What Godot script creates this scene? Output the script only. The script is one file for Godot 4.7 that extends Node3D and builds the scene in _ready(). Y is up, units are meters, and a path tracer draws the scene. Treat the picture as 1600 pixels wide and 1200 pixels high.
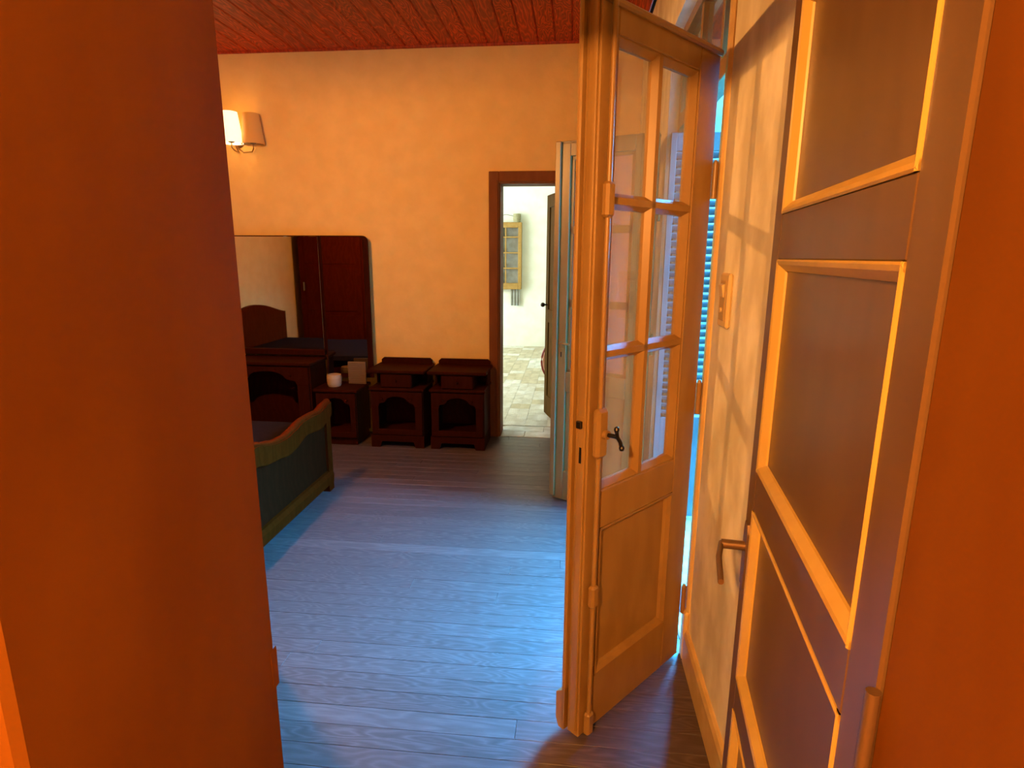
extends Node3D
# An old house: bedroom seen from a narrow doorway, French window leaf standing open on the right.
# x to the right, z towards the viewer, y up, metres.

const XL := -4.05      # left wall
const XR := 0.468      # right wall
const ZB := -4.75      # back wall
const ZF := -0.5       # front wall, room side
const H := 3.045       # ceiling
const OZ0 := -3.31     # French opening, far side
const OZ1 := -2.062    # French opening, near side
const WT := 0.30       # thickness of the outer wall

var M := {}
var rng := RandomNumberGenerator.new()
var taken := {}

# ---------------------------------------------------------------- helpers
func lin(r: float, g: float, b: float, a := 1.0) -> Color:
	var c := Color(r, g, b).linear_to_srgb()
	c.a = a
	return c

class MB:
	var v := PackedVector3Array()
	var n := PackedVector3Array()
	func tri(a: Vector3, b: Vector3, c: Vector3, out: Vector3) -> void:
		var k := (c - a).cross(b - a)
		if k.length_squared() < 1e-16:
			return
		if k.dot(out) < 0.0:
			var t := b
			b = c
			c = t
			k = -k
		k = k.normalized()
		v.append_array([a, b, c])
		n.append_array([k, k, k])
	func quad(a: Vector3, b: Vector3, c: Vector3, d: Vector3, out: Vector3) -> void:
		tri(a, b, c, out)
		tri(a, c, d, out)
	func stri(a: Vector3, b: Vector3, c: Vector3, na: Vector3, nb: Vector3, nc: Vector3) -> void:
		var k := (c - a).cross(b - a)
		if k.length_squared() < 1e-16:
			return
		if k.dot(na + nb + nc) < 0.0:
			v.append_array([a, c, b])
			n.append_array([na, nc, nb])
		else:
			v.append_array([a, b, c])
			n.append_array([na, nb, nc])
	# a box with chamfered edges
	func box(lo: Vector3, hi: Vector3, ch := 0.002) -> void:
		var c := (lo + hi) * 0.5
		var e := (hi - lo) * 0.5
		ch = minf(ch, minf(e.x, minf(e.y, e.z)) * 0.9)
		var ax := [Vector3.RIGHT, Vector3.UP, Vector3.BACK]
		if ch <= 0.0:
			for i in 3:
				var j := (i + 1) % 3
				var k := (i + 2) % 3
				for s in [-1.0, 1.0]:
					var o: Vector3 = ax[i] * e[i] * s
					var p: Vector3 = ax[j] * e[j]
					var q: Vector3 = ax[k] * e[k]
					quad(c + o + p + q, c + o - p + q, c + o - p - q, c + o + p - q, o)
			return
		for i in 3:
			var j := (i + 1) % 3
			var k := (i + 2) % 3
			for s in [-1.0, 1.0]:
				var o: Vector3 = ax[i] * e[i] * s
				var p: Vector3 = ax[j] * (e[j] - ch)
				var q: Vector3 = ax[k] * (e[k] - ch)
				quad(c + o + p + q, c + o - p + q, c + o - p - q, c + o + p - q, o)
			for s in [-1.0, 1.0]:
				for t in [-1.0, 1.0]:
					var l: Vector3 = ax[i] * (e[i] - ch)
					var a1: Vector3 = ax[j] * e[j] * s + ax[k] * (e[k] - ch) * t
					var b1: Vector3 = ax[j] * (e[j] - ch) * s + ax[k] * e[k] * t
					quad(c + l + a1, c - l + a1, c - l + b1, c + l + b1, a1 + b1)
		for sx in [-1.0, 1.0]:
			for sy in [-1.0, 1.0]:
				for sz in [-1.0, 1.0]:
					var g := Vector3(sx, sy, sz)
					tri(c + Vector3(e.x, e.y - ch, e.z - ch) * g, c + Vector3(e.x - ch, e.y, e.z - ch) * g, c + Vector3(e.x - ch, e.y - ch, e.z) * g, g)
	# polygon (in the plane u, v) pushed along w from w0 to w1
	func extrude(poly: PackedVector2Array, o: Vector3, u: Vector3, vv: Vector3, w: Vector3, w0: float, w1: float) -> void:
		var idx := Geometry2D.triangulate_polygon(poly)
		for s in [w0, w1]:
			var dirn := w * (1.0 if s == w1 else -1.0) * signf(w1 - w0)
			for t in range(0, idx.size(), 3):
				var a := poly[idx[t]]
				var b := poly[idx[t + 1]]
				var c := poly[idx[t + 2]]
				tri(o + u * a.x + vv * a.y + w * s, o + u * b.x + vv * b.y + w * s, o + u * c.x + vv * c.y + w * s, dirn)
		var area := 0.0
		for i in poly.size():
			area += poly[i].cross(poly[(i + 1) % poly.size()])
		for i in poly.size():
			var a := poly[i]
			var b := poly[(i + 1) % poly.size()]
			var d := b - a
			var nn := Vector2(d.y, -d.x) * signf(area)
			quad(o + u * a.x + vv * a.y + w * w0, o + u * b.x + vv * b.y + w * w0, o + u * b.x + vv * b.y + w * w1, o + u * a.x + vv * a.y + w * w1, u * nn.x + vv * nn.y)
	# profile (radius, height) turned about the y axis through o
	func lathe(prof: Array, o: Vector3, seg := 20) -> void:
		for i in prof.size() - 1:
			var a: Vector2 = prof[i]
			var b: Vector2 = prof[i + 1]
			var d := b - a
			var nn := Vector2(d.y, -d.x).normalized()
			for k in seg:
				var t0 := TAU * k / seg
				var t1 := TAU * (k + 1) / seg
				var c0 := Vector3(cos(t0), 0, sin(t0))
				var c1 := Vector3(cos(t1), 0, sin(t1))
				var n0 := c0 * nn.x + Vector3.UP * nn.y
				var n1 := c1 * nn.x + Vector3.UP * nn.y
				var p0 := o + c0 * a.x + Vector3.UP * a.y
				var p1 := o + c1 * a.x + Vector3.UP * a.y
				var q0 := o + c0 * b.x + Vector3.UP * b.y
				var q1 := o + c1 * b.x + Vector3.UP * b.y
				stri(p0, p1, q1, n0, n1, n1)
				stri(p0, q1, q0, n0, n1, n0)
	# round tube along a list of points
	func tube(pts: Array, r: float, seg := 10, closed := false) -> void:
		var m := pts.size()
		var rings := []
		var up := Vector3.UP
		for i in m:
			var p: Vector3 = pts[i]
			var d: Vector3
			if closed:
				d = pts[(i + 1) % m] - pts[(i + m - 1) % m]
			else:
				d = pts[mini(i + 1, m - 1)] - pts[maxi(i - 1, 0)]
			d = d.normalized()
			var sd := d.cross(up)
			if sd.length() < 0.1:
				sd = d.cross(Vector3.RIGHT)
			sd = sd.normalized()
			var uu := sd.cross(d).normalized()
			var ring := []
			for k in seg:
				var t := TAU * k / seg
				ring.append([p, sd * cos(t) + uu * sin(t)])
			rings.append(ring)
		for i in (m if closed else m - 1):
			for k in seg:
				var a = rings[i][k]
				var b = rings[i][(k + 1) % seg]
				var c = rings[(i + 1) % m][(k + 1) % seg]
				var d2 = rings[(i + 1) % m][k]
				var pa: Vector3 = a[0] + a[1] * r
				var pb: Vector3 = b[0] + b[1] * r
				var pc: Vector3 = c[0] + c[1] * r
				var pd: Vector3 = d2[0] + d2[1] * r
				stri(pa, pb, pc, a[1], b[1], c[1])
				stri(pa, pc, pd, a[1], c[1], d2[1])
		if not closed:
			for e in [0, m - 1]:
				var f: Vector3 = pts[0] - pts[1] if e == 0 else pts[m - 1] - pts[m - 2]
				for k in seg:
					tri(rings[e][k][0], rings[e][k][0] + rings[e][k][1] * r, rings[e][k][0] + rings[e][(k + 1) % seg][1] * r, f)
	func mesh() -> ArrayMesh:
		var arr := []
		arr.resize(Mesh.ARRAY_MAX)
		arr[Mesh.ARRAY_VERTEX] = v
		arr[Mesh.ARRAY_NORMAL] = n
		var am := ArrayMesh.new()
		am.add_surface_from_arrays(Mesh.PRIMITIVE_TRIANGLES, arr)
		return am

func put(mb: MB, called: String, m: Material, parent: Node = null) -> MeshInstance3D:
	return put_mesh(mb.mesh(), called, m, parent)

func put_mesh(am: Mesh, called: String, m: Material, parent: Node = null) -> MeshInstance3D:
	var o := MeshInstance3D.new()
	o.mesh = am
	o.material_override = m
	o.cast_shadow = GeometryInstance3D.SHADOW_CASTING_SETTING_ON
	if parent == null:
		o.name = numbered(called)
		add_child(o)
	else:
		o.name = called
		parent.add_child(o, true)
	return o

func numbered(called: String) -> String:
	if not taken.has(called):
		taken[called] = 0
		return called
	taken[called] += 1
	return "%s_%03d" % [called, taken[called]]

func thing(called: String, label: String, category: String, at := Vector3.ZERO, turn := 0.0, group := "") -> Node3D:
	var o := Node3D.new()
	o.name = numbered(called)
	add_child(o)
	o.position = at
	o.rotation.y = turn
	tag(o, label, category, group)
	return o

func tag(o: Node, label: String, category: String, group := "") -> Node:
	o.set_meta("label", label)
	o.set_meta("category", category)
	if group != "":
		o.set_meta("group", group)
	return o

func struct(o: Node) -> Node:
	o.set_meta("kind", "structure")
	return o

func bx(called: String, lo: Vector3, hi: Vector3, m: Material, parent: Node = null, ch := 0.002) -> MeshInstance3D:
	var b := MB.new()
	b.box(lo, hi, ch)
	return put(b, called, m, parent)

func wallbox(b: MB, x0: float, x1: float, y0: float, y1: float, z0: float, z1: float) -> void:
	b.box(Vector3(x0, y0, z0), Vector3(x1, y1, z1), 0.0)

# ---------------------------------------------------------------- textures and materials
func noise_image(freq: float, oct: int, sd: int, size := 512) -> Image:
	var f := FastNoiseLite.new()
	f.seed = sd
	f.noise_type = FastNoiseLite.TYPE_SIMPLEX_SMOOTH
	f.frequency = freq
	f.fractal_octaves = oct
	var im := f.get_seamless_image(size, size)
	im.convert(Image.FORMAT_RGB8)
	return im

# grey noise squeezed into a small range of tones around white
func tone_tex(freq: float, oct: int, sd: int, dark: Color, light: Color) -> ImageTexture:
	var im := noise_image(freq, oct, sd, 256)
	for y in 256:
		for x in 256:
			var t := im.get_pixel(x, y).r
			t = clampf((t - 0.25) * 2.0, 0.0, 1.0)
			im.set_pixel(x, y, dark.lerp(light, t))
	im.generate_mipmaps()
	return ImageTexture.create_from_image(im)

func bump_tex(freq: float, oct: int, sd: int, strength: float) -> ImageTexture:
	var im := noise_image(freq, oct, sd, 512)
	im.bump_map_to_normal_map(strength)
	im.generate_mipmaps()
	return ImageTexture.create_from_image(im)

# sawn board: long grain along u with arches
func wood_tex(sd: int, dark: Color, light: Color, along_v := false, rings := 9.0, warp := 5.0) -> ImageTexture:
	var n := 512
	var a := noise_image(0.006, 3, sd, n)
	var f := noise_image(0.05, 3, sd + 7, n)
	var im := Image.create(n, n, false, Image.FORMAT_RGB8)
	for y in n:
		for x in n:
			var w := a.get_pixel(x, y).r
			var fine := f.get_pixel((x * 1) % n, (y * 4) % n).r
			var p := fposmod(rings * y / n + warp * w, 1.0)
			var g := pow(absf(p * 2.0 - 1.0), 1.6)
			var t := clampf(0.62 * g + 0.55 * (fine - 0.3) + 0.12, 0.0, 1.0)
			var c := dark.lerp(light, t)
			if along_v:
				im.set_pixel(y, x, c)
			else:
				im.set_pixel(x, y, c)
	im.generate_mipmaps()
	return ImageTexture.create_from_image(im)

func std(c: Color, rough: float, spec := 0.5) -> StandardMaterial3D:
	var m := StandardMaterial3D.new()
	m.albedo_color = c
	m.roughness = rough
	m.metallic_specular = spec
	return m

func tri_tex(m: StandardMaterial3D, tex: Texture2D, scale: Vector3, world := true) -> StandardMaterial3D:
	m.uv1_triplanar = true
	m.uv1_world_triplanar = world
	m.uv1_scale = scale
	m.albedo_texture = tex
	return m

func make_materials() -> void:
	var w := Color(1, 1, 1)
	var soft := tone_tex(0.03, 5, 3, Color(0.975, 0.97, 0.96), w)
	var rough_soft := tone_tex(0.02, 5, 9, Color(0.88, 0.865, 0.83), w)
	var worn := tone_tex(0.03, 4, 21, Color(0.93, 0.91, 0.87), w)
	var bump := bump_tex(0.03, 5, 5, 2.0)
	# plaster
	M.plaster = tri_tex(std(lin(0.80, 0.53, 0.16), 0.9, 0.25), soft, Vector3(0.6, 0.6, 0.6))
	M.plaster_right = tri_tex(std(lin(0.82, 0.78, 0.62), 0.65, 0.35), rough_soft, Vector3(0.9, 0.55, 0.9))
	M.plaster_pale = tri_tex(std(lin(0.78, 0.82, 0.74), 0.9, 0.25), soft, Vector3(0.5, 0.5, 0.5))
	for k in ["plaster", "plaster_right", "plaster_pale"]:
		M[k].normal_enabled = true
		M[k].normal_texture = bump
		M[k].normal_scale = 0.25
	M.outside = tri_tex(std(lin(0.16, 0.16, 0.16), 0.9, 0.2), rough_soft, Vector3(0.4, 0.4, 0.4))
	# paint on wood
	M.paint = tri_tex(std(lin(0.255, 0.145, 0.042), 0.36, 0.5), worn, Vector3(1.2, 0.35, 1.2), false)
	M.door_paint = tri_tex(std(lin(0.10, 0.054, 0.022), 0.30, 0.5), worn, Vector3(1.2, 0.4, 1.2), false)
	M.door_bead_lit = tri_tex(std(lin(0.42, 0.28, 0.07), 0.35, 0.5), worn, Vector3(1.2, 0.4, 1.2), false)  # paler than the door: light on the bevels put into the colour
	M.jamb_paint = tri_tex(std(lin(0.105, 0.036, 0.004), 0.65, 0.12), worn, Vector3(0.8, 0.3, 0.8))
	M.casing = tri_tex(std(lin(0.19, 0.062, 0.016), 0.55, 0.25), worn, Vector3(1.2, 0.3, 1.2))
	M.far_door = tri_tex(std(lin(0.085, 0.045, 0.010), 0.7, 0.08), worn, Vector3(1.2, 0.3, 1.2))
	M.shutter = tri_tex(std(lin(0.15, 0.155, 0.16), 0.6, 0.4), worn, Vector3(1.2, 0.5, 1.2))
	M.skirting = tri_tex(std(lin(0.62, 0.44, 0.19), 0.45, 0.45), worn, Vector3(1.0, 1.0, 1.0))
	# boards
	M.floor = []
	var ft := [wood_tex(11, Color(0.66, 0.64, 0.62), w, false, 4.0, 5.0), wood_tex(12, Color(0.70, 0.68, 0.66), w, false, 3.0, 7.0), wood_tex(13, Color(0.76, 0.74, 0.72), w, false, 7.0, 3.0)]
	for i in 6:
		var tone: float = [1.0, 0.9, 1.08, 0.95, 1.03, 0.86][i]
		var m := tri_tex(std(lin(0.120 * tone, 0.086 * tone, 0.080 * tone), 0.45, 0.5), ft[i % 3], Vector3(0.55, 1.0, 3.1))
		m.uv1_offset = Vector3(0.173 * i, 0.0, 0.31 * i)
		M.floor.append(m)
	M.subfloor = std(lin(0.03, 0.022, 0.016), 0.9, 0.2)
	M.ceil = []
	var ct := [wood_tex(31, Color(0.46, 0.36, 0.30), w, true, 5.0, 7.0), wood_tex(32, Color(0.55, 0.45, 0.38), w, true, 8.0, 4.0)]
	for i in 4:
		var tone: float = [1.0, 0.85, 1.12, 0.94][i]
		var m := tri_tex(std(lin(0.78 * tone, 0.075 * tone, 0.008 * tone), 0.5, 0.4), ct[i % 2], Vector3(2.6, 1.0, 0.45))
		m.uv1_offset = Vector3(0.27 * i, 0, 0.19 * i)
		M.ceil.append(m)
	var ft2 := wood_tex(41, Color(0.84, 0.80, 0.76), w, true, 8.0, 2.0)
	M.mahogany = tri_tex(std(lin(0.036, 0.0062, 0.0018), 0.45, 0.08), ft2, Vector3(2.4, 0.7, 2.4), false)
	M.bed_wood = tri_tex(std(lin(0.085, 0.011, 0.0012), 0.5, 0.03), ft2, Vector3(2.0, 0.7, 2.0), false)
	M.ochre_wood = tri_tex(std(lin(0.36, 0.22, 0.06), 0.5, 0.4), worn, Vector3(2, 2, 2))
	# odds and ends
	M.mirror = std(lin(0.62, 0.60, 0.58), 0.02)
	M.mirror.metallic = 1.0
	M.glass = std(Color(0.62, 0.66, 0.72, 0.17), 0.02, 0.7)  # grey-blue tint puts daylight haze and reflections into the pane colour
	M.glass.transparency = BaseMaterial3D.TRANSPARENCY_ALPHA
	M.iron = std(lin(0.035, 0.028, 0.024), 0.35)
	M.iron.metallic = 0.85
	M.brass = std(lin(0.42, 0.27, 0.10), 0.32)
	M.brass.metallic = 0.9
	M.handle = std(lin(0.17, 0.10, 0.05), 0.35)
	M.handle.metallic = 0.6
	M.black = std(lin(0.006, 0.005, 0.005), 0.6, 0.3)
	M.bakelite = std(lin(0.55, 0.40, 0.19), 0.32)
	M.bakelite_dark = std(lin(0.36, 0.24, 0.10), 0.35)
	M.marble = tri_tex(std(lin(0.55, 0.57, 0.56), 0.35, 0.5), rough_soft, Vector3(1.5, 1.5, 1.5))
	M.tile = [tri_tex(std(lin(0.68, 0.69, 0.66), 0.28, 0.5), rough_soft, Vector3(1.1, 1.1, 1.1)), tri_tex(std(lin(0.62, 0.62, 0.57), 0.28, 0.5), rough_soft, Vector3(1.3, 1.3, 1.3)), tri_tex(std(lin(0.50, 0.45, 0.32), 0.32, 0.5), rough_soft, Vector3(1.3, 1.3, 1.3))]
	M.cream = std(lin(0.42, 0.29, 0.16), 0.5)
	M.ribbed = std(lin(0.16, 0.095, 0.045), 0.6)
	M.shade_off = std(lin(0.62, 0.33, 0.07), 0.6)
	M.shade_off.backlight = Color(0.45, 0.35, 0.22)
	M.shade_lit = std(lin(0.85, 0.75, 0.55), 0.6)
	M.shade_lit.emission_enabled = true
	M.shade_lit.emission = lin(1.0, 0.83, 0.52)
	M.shade_lit.emission_energy_multiplier = 1.25
	M.bulb = std(lin(0.9, 0.8, 0.6), 0.4)
	M.bulb.emission_enabled = true
	M.bulb.emission = lin(1.0, 0.62, 0.28)
	M.bulb.emission_energy_multiplier = 4.0
	M.enamel = std(lin(0.30, 0.22, 0.14), 0.4)
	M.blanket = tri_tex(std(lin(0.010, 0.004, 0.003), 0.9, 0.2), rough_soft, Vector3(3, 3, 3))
	M.frost = std(lin(0.8, 0.82, 0.8), 0.6)
	M.frost.emission_enabled = true
	M.frost.emission = lin(0.86, 1.0, 0.94)
	M.frost.emission_energy_multiplier = 1.4
	M.red = std(lin(0.20, 0.02, 0.015), 0.4)
	M.salmon = std(lin(0.60, 0.26, 0.15), 0.6)
	M.white = std(lin(0.80, 0.80, 0.78), 0.6)
	M.grey_cloth = tri_tex(std(lin(0.33, 0.35, 0.33), 0.9, 0.2), rough_soft, Vector3(1, 1, 1))
	M.wicker = tri_tex(std(lin(0.34, 0.33, 0.20), 0.8, 0.3), rough_soft, Vector3(6, 6, 6))

# ---------------------------------------------------------------- camera, sky, lamps
func set_view() -> void:
	var cam := Camera3D.new()
	cam.name = "camera"
	add_child(cam)
	cam.position = Vector3(0, 1.5, 0)
	var yaw := deg_to_rad(5.8)
	var pitch := deg_to_rad(-12.3)
	cam.basis = Basis.from_euler(Vector3(pitch, yaw, 0.0)) * Basis(Vector3.BACK, deg_to_rad(0.3))
	cam.fov = rad_to_deg(2.0 * atan(600.0 / 915.0))
	cam.near = 0.02
	cam.far = 200.0
	cam.current = true
	var we := WorldEnvironment.new()
	we.name = "world_environment"
	var env := Environment.new()
	env.background_mode = Environment.BG_SKY
	var sky := Sky.new()
	var sm := ProceduralSkyMaterial.new()
	sm.sky_top_color = lin(0.05, 0.43, 1.0)
	sm.sky_horizon_color = lin(0.07, 0.48, 1.0)
	sm.ground_bottom_color = lin(0.05, 0.08, 0.12)
	sm.ground_horizon_color = lin(0.20, 0.53, 1.0)
	sm.sky_energy_multiplier = 8.9
	sm.ground_energy_multiplier = 1.0
	sky.sky_material = sm
	env.sky = sky
	env.tonemap_mode = Environment.TONE_MAPPER_LINEAR
	env.tonemap_exposure = 1.0
	env.sdfgi_enabled = true
	env.ssao_enabled = true
	env.ssil_enabled = true
	we.environment = env
	add_child(we)

const WARM := Vector3(1.0, 0.425, 0.105)

func warm_omni(at: Vector3, energy: float, size: float, parent: Node, called: String) -> void:
	var l := OmniLight3D.new()
	l.name = called
	l.light_color = lin(WARM.x, WARM.y, WARM.z)
	l.light_energy = energy
	l.light_size = size
	l.omni_range = 15.0
	l.omni_attenuation = 2.0
	l.shadow_enabled = true
	parent.add_child(l)
	l.position = at

# ---------------------------------------------------------------- room shell
func build_shell() -> void:
	# back wall with the doorway to the tiled room
	var b := MB.new()
	wallbox(b, XL - 0.2, -0.591, 0, H, ZB - 0.2, ZB)
	wallbox(b, 0.0, XR + WT, 0, H, ZB - 0.2, ZB)
	wallbox(b, -0.591, 0.0, 2.062, H, ZB - 0.2, ZB)
	struct(tag(put(b, "wall_back", M.plaster), "ochre plaster wall behind the dressing table with a doorway", "wall"))
	# right wall with the French opening
	b = MB.new()
	wallbox(b, XR, XR + WT, 0, H, OZ1, 2.75)
	wallbox(b, XR, XR + WT, 0, H, ZB, OZ0)
	wallbox(b, XR, XR + WT, 2.62, H, OZ0, OZ1)
	struct(tag(put(b, "wall_right", M.plaster_right), "cream plaster wall carrying the light switch and the French door", "wall"))
	b = MB.new()
	wallbox(b, XL - 0.2, XL, 0, H, ZB, 0.0)
	struct(tag(put(b, "wall_left", M.plaster), "ochre plaster wall behind the bed headboard", "wall"))
	# front wall: the doorway the picture is taken from
	b = MB.new()
	wallbox(b, XL, -0.318, 0, H, ZF, ZF + 0.24)
	wallbox(b, -0.318, 0.318, 2.05, H, ZF, ZF + 0.24)
	wallbox(b, 0.318, XR, 0, H, ZF, ZF + 0.24)
	struct(tag(put(b, "wall_front", M.plaster), "ochre plaster wall with the narrow doorway in the foreground", "wall"))
	# ceiling boards run away from the viewer
	var c := Node3D.new()
	c.name = "ceiling"
	add_child(c)
	struct(tag(c, "reddish varnished wooden board ceiling over the bedroom", "ceiling"))
	bx("backing", Vector3(XL - 0.2, H + 0.02, ZB - 0.2), Vector3(XR + WT, H + 0.12, 2.75), M.subfloor, c, 0.0)
	var pw := 0.125
	var x := XL
	var i := 0
	while x < XR:
		var w := minf(pw, XR - x)
		if w > 0.03:
			var mb := MB.new()
			mb.extrude(PackedVector2Array([Vector2(0.0, 0.022), Vector2(0.0, 0.010), Vector2(0.009, 0.0), Vector2(w - 0.009, 0.0), Vector2(w, 0.010), Vector2(w, 0.022)]), Vector3(x, H - 0.003, 0), Vector3.RIGHT, Vector3.UP, Vector3.BACK, ZB, ZF)
			put(mb, "board", M.ceil[rng.randi() % 4], c)
		x += pw
		i += 1
	# cornice bead along the back wall
	var cm := MB.new()
	cm.extrude(PackedVector2Array([Vector2(0, 0), Vector2(0.016, 0.0), Vector2(0.012, -0.014), Vector2(0.0, -0.018)]), Vector3(0, H, ZB), Vector3.BACK, Vector3.UP, Vector3.RIGHT, XL, XR)
	struct(tag(put(cm, "trim_1", M.ceil[1]), "thin reddish bead where the board ceiling meets the ochre wall", "trim"))
	# floor boards run across
	var f := Node3D.new()
	f.name = "floor"
	add_child(f)
	struct(tag(f, "worn narrow wooden floorboards of the bedroom", "floor"))
	bx("subfloor", Vector3(XL - 0.2, -0.12, ZB - 0.2), Vector3(XR + WT, -0.0185, 2.75), M.subfloor, f, 0.0)
	var z := ZB
	var bw := 0.0815
	while z < -0.36:
		var xs := XL
		var stop := minf(z + bw, -0.35)
		while xs < XR - 0.01:
			var ln := rng.randf_range(1.5, 3.1)
			var xe := minf(xs + ln, XR)
			if XR - xe < 0.4:
				xe = XR
			var dy := rng.randf_range(-0.0007, 0.0)
			bx("floorboard", Vector3(xs + 0.0006, -0.018, z + 0.0005), Vector3(xe - 0.0006, dy, stop - 0.0005), M.floor[rng.randi() % 6], f, 0.0007)
			xs = xe
		z += bw

func build_right_trim() -> void:
	# rounded corner strip beside the French opening, above a plinth block
	var b := MB.new()
	var poly := PackedVector2Array()
	poly.append(Vector2(0.0, 0.0))
	for k in 9:
		var t := PI * 0.5 * k / 8.0
		poly.append(Vector2(-0.012 * sin(t) , 0.012 * (1.0 - cos(t))))
	poly.append(Vector2(-0.012, 0.040))
	poly.append(Vector2(-0.004, 0.050))
	poly.append(Vector2(0.0, 0.050))
	b.extrude(poly, Vector3(XR, 0, OZ1), Vector3.RIGHT, Vector3.BACK, Vector3.UP, 0.20, 2.62)
	struct(tag(put(b, "trim_2", M.skirting), "rounded pale wooden strip on the wall edge beside the French door hinges", "trim"))
	b = MB.new()
	b.box(Vector3(XR - 0.02, 0.0, OZ1 - 0.002), Vector3(XR, 0.20, OZ1 + 0.052), 0.006)
	struct(tag(put(b, "trim_3", M.skirting), "small plinth block under the rounded strip at the baseboard end", "trim"))
	b = MB.new()
	b.extrude(PackedVector2Array([Vector2(0, 0), Vector2(-0.018, 0), Vector2(-0.018, 0.110), Vector2(-0.012, 0.126), Vector2(-0.005, 0.132), Vector2(0, 0.132)]), Vector3(XR, 0, 0), Vector3.RIGHT, Vector3.UP, Vector3.BACK, ZF, OZ1 + 0.053)
	struct(tag(put(b, "baseboard_right", M.skirting), "painted baseboard along the cream wall under the light switch", "baseboard"))
	b = MB.new()
	b.extrude(PackedVector2Array([Vector2(0, 0), Vector2(-0.018, 0), Vector2(-0.018, 0.110), Vector2(-0.005, 0.132), Vector2(0, 0.132)]), Vector3(XR, 0, 0), Vector3.RIGHT, Vector3.UP, Vector3.BACK, ZB, OZ0)
	struct(tag(put(b, "baseboard_far", M.skirting), "painted baseboard along the wall beyond the French door", "baseboard"))

# left and right lining of the doorway the viewer stands in
func build_front_lining() -> void:
	var t := Node3D.new()
	t.name = "trim_4"
	add_child(t)
	struct(tag(t, "brown painted door lining of the foreground doorway with strike plate", "trim"))
	for s in [-1.0, 1.0]:
		var b := MB.new()
		# section in plan: face at x = 0.30, stop bead towards the room
		var poly := PackedVector2Array([Vector2(0.318, -0.255), Vector2(0.318, 0.012), Vector2(0.303, 0.012), Vector2(0.300, 0.008)])
		poly.append(Vector2(0.300, -0.100))
		poly.append(Vector2(0.300, -0.250))
		poly.append(Vector2(0.304, -0.255))
		b.extrude(poly, Vector3(0, 0, ZF), Vector3.RIGHT * s, Vector3.FORWARD, Vector3.UP, 0.0, 2.05)
		put(b, "jamb", M.jamb_paint, t)
	bx("head", Vector3(-0.318, 2.03, ZF - 0.012), Vector3(0.318, 2.05, ZF + 0.255), M.jamb_paint, t, 0.003)
	var sp := bx("strike_plate", Vector3(-0.3005, 1.055, ZF - 0.0140), Vector3(-0.2993, 1.10, ZF - 0.002), M.jamb_paint, t, 0.0008)
	sp.set_meta("label", "small metal strike plate")
	for s in [-1.0, 1.0]:
		var cb := MB.new()
		cb.box(Vector3(0.312, 0.0, ZF - 0.014) * Vector3(1, 1, 1) if s > 0 else Vector3(-0.385, 0.0, ZF - 0.014), Vector3(0.385, 2.05, ZF) if s > 0 else Vector3(-0.312, 2.05, ZF), 0.004)
		put(cb, "casing", M.jamb_paint, t)

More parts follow.
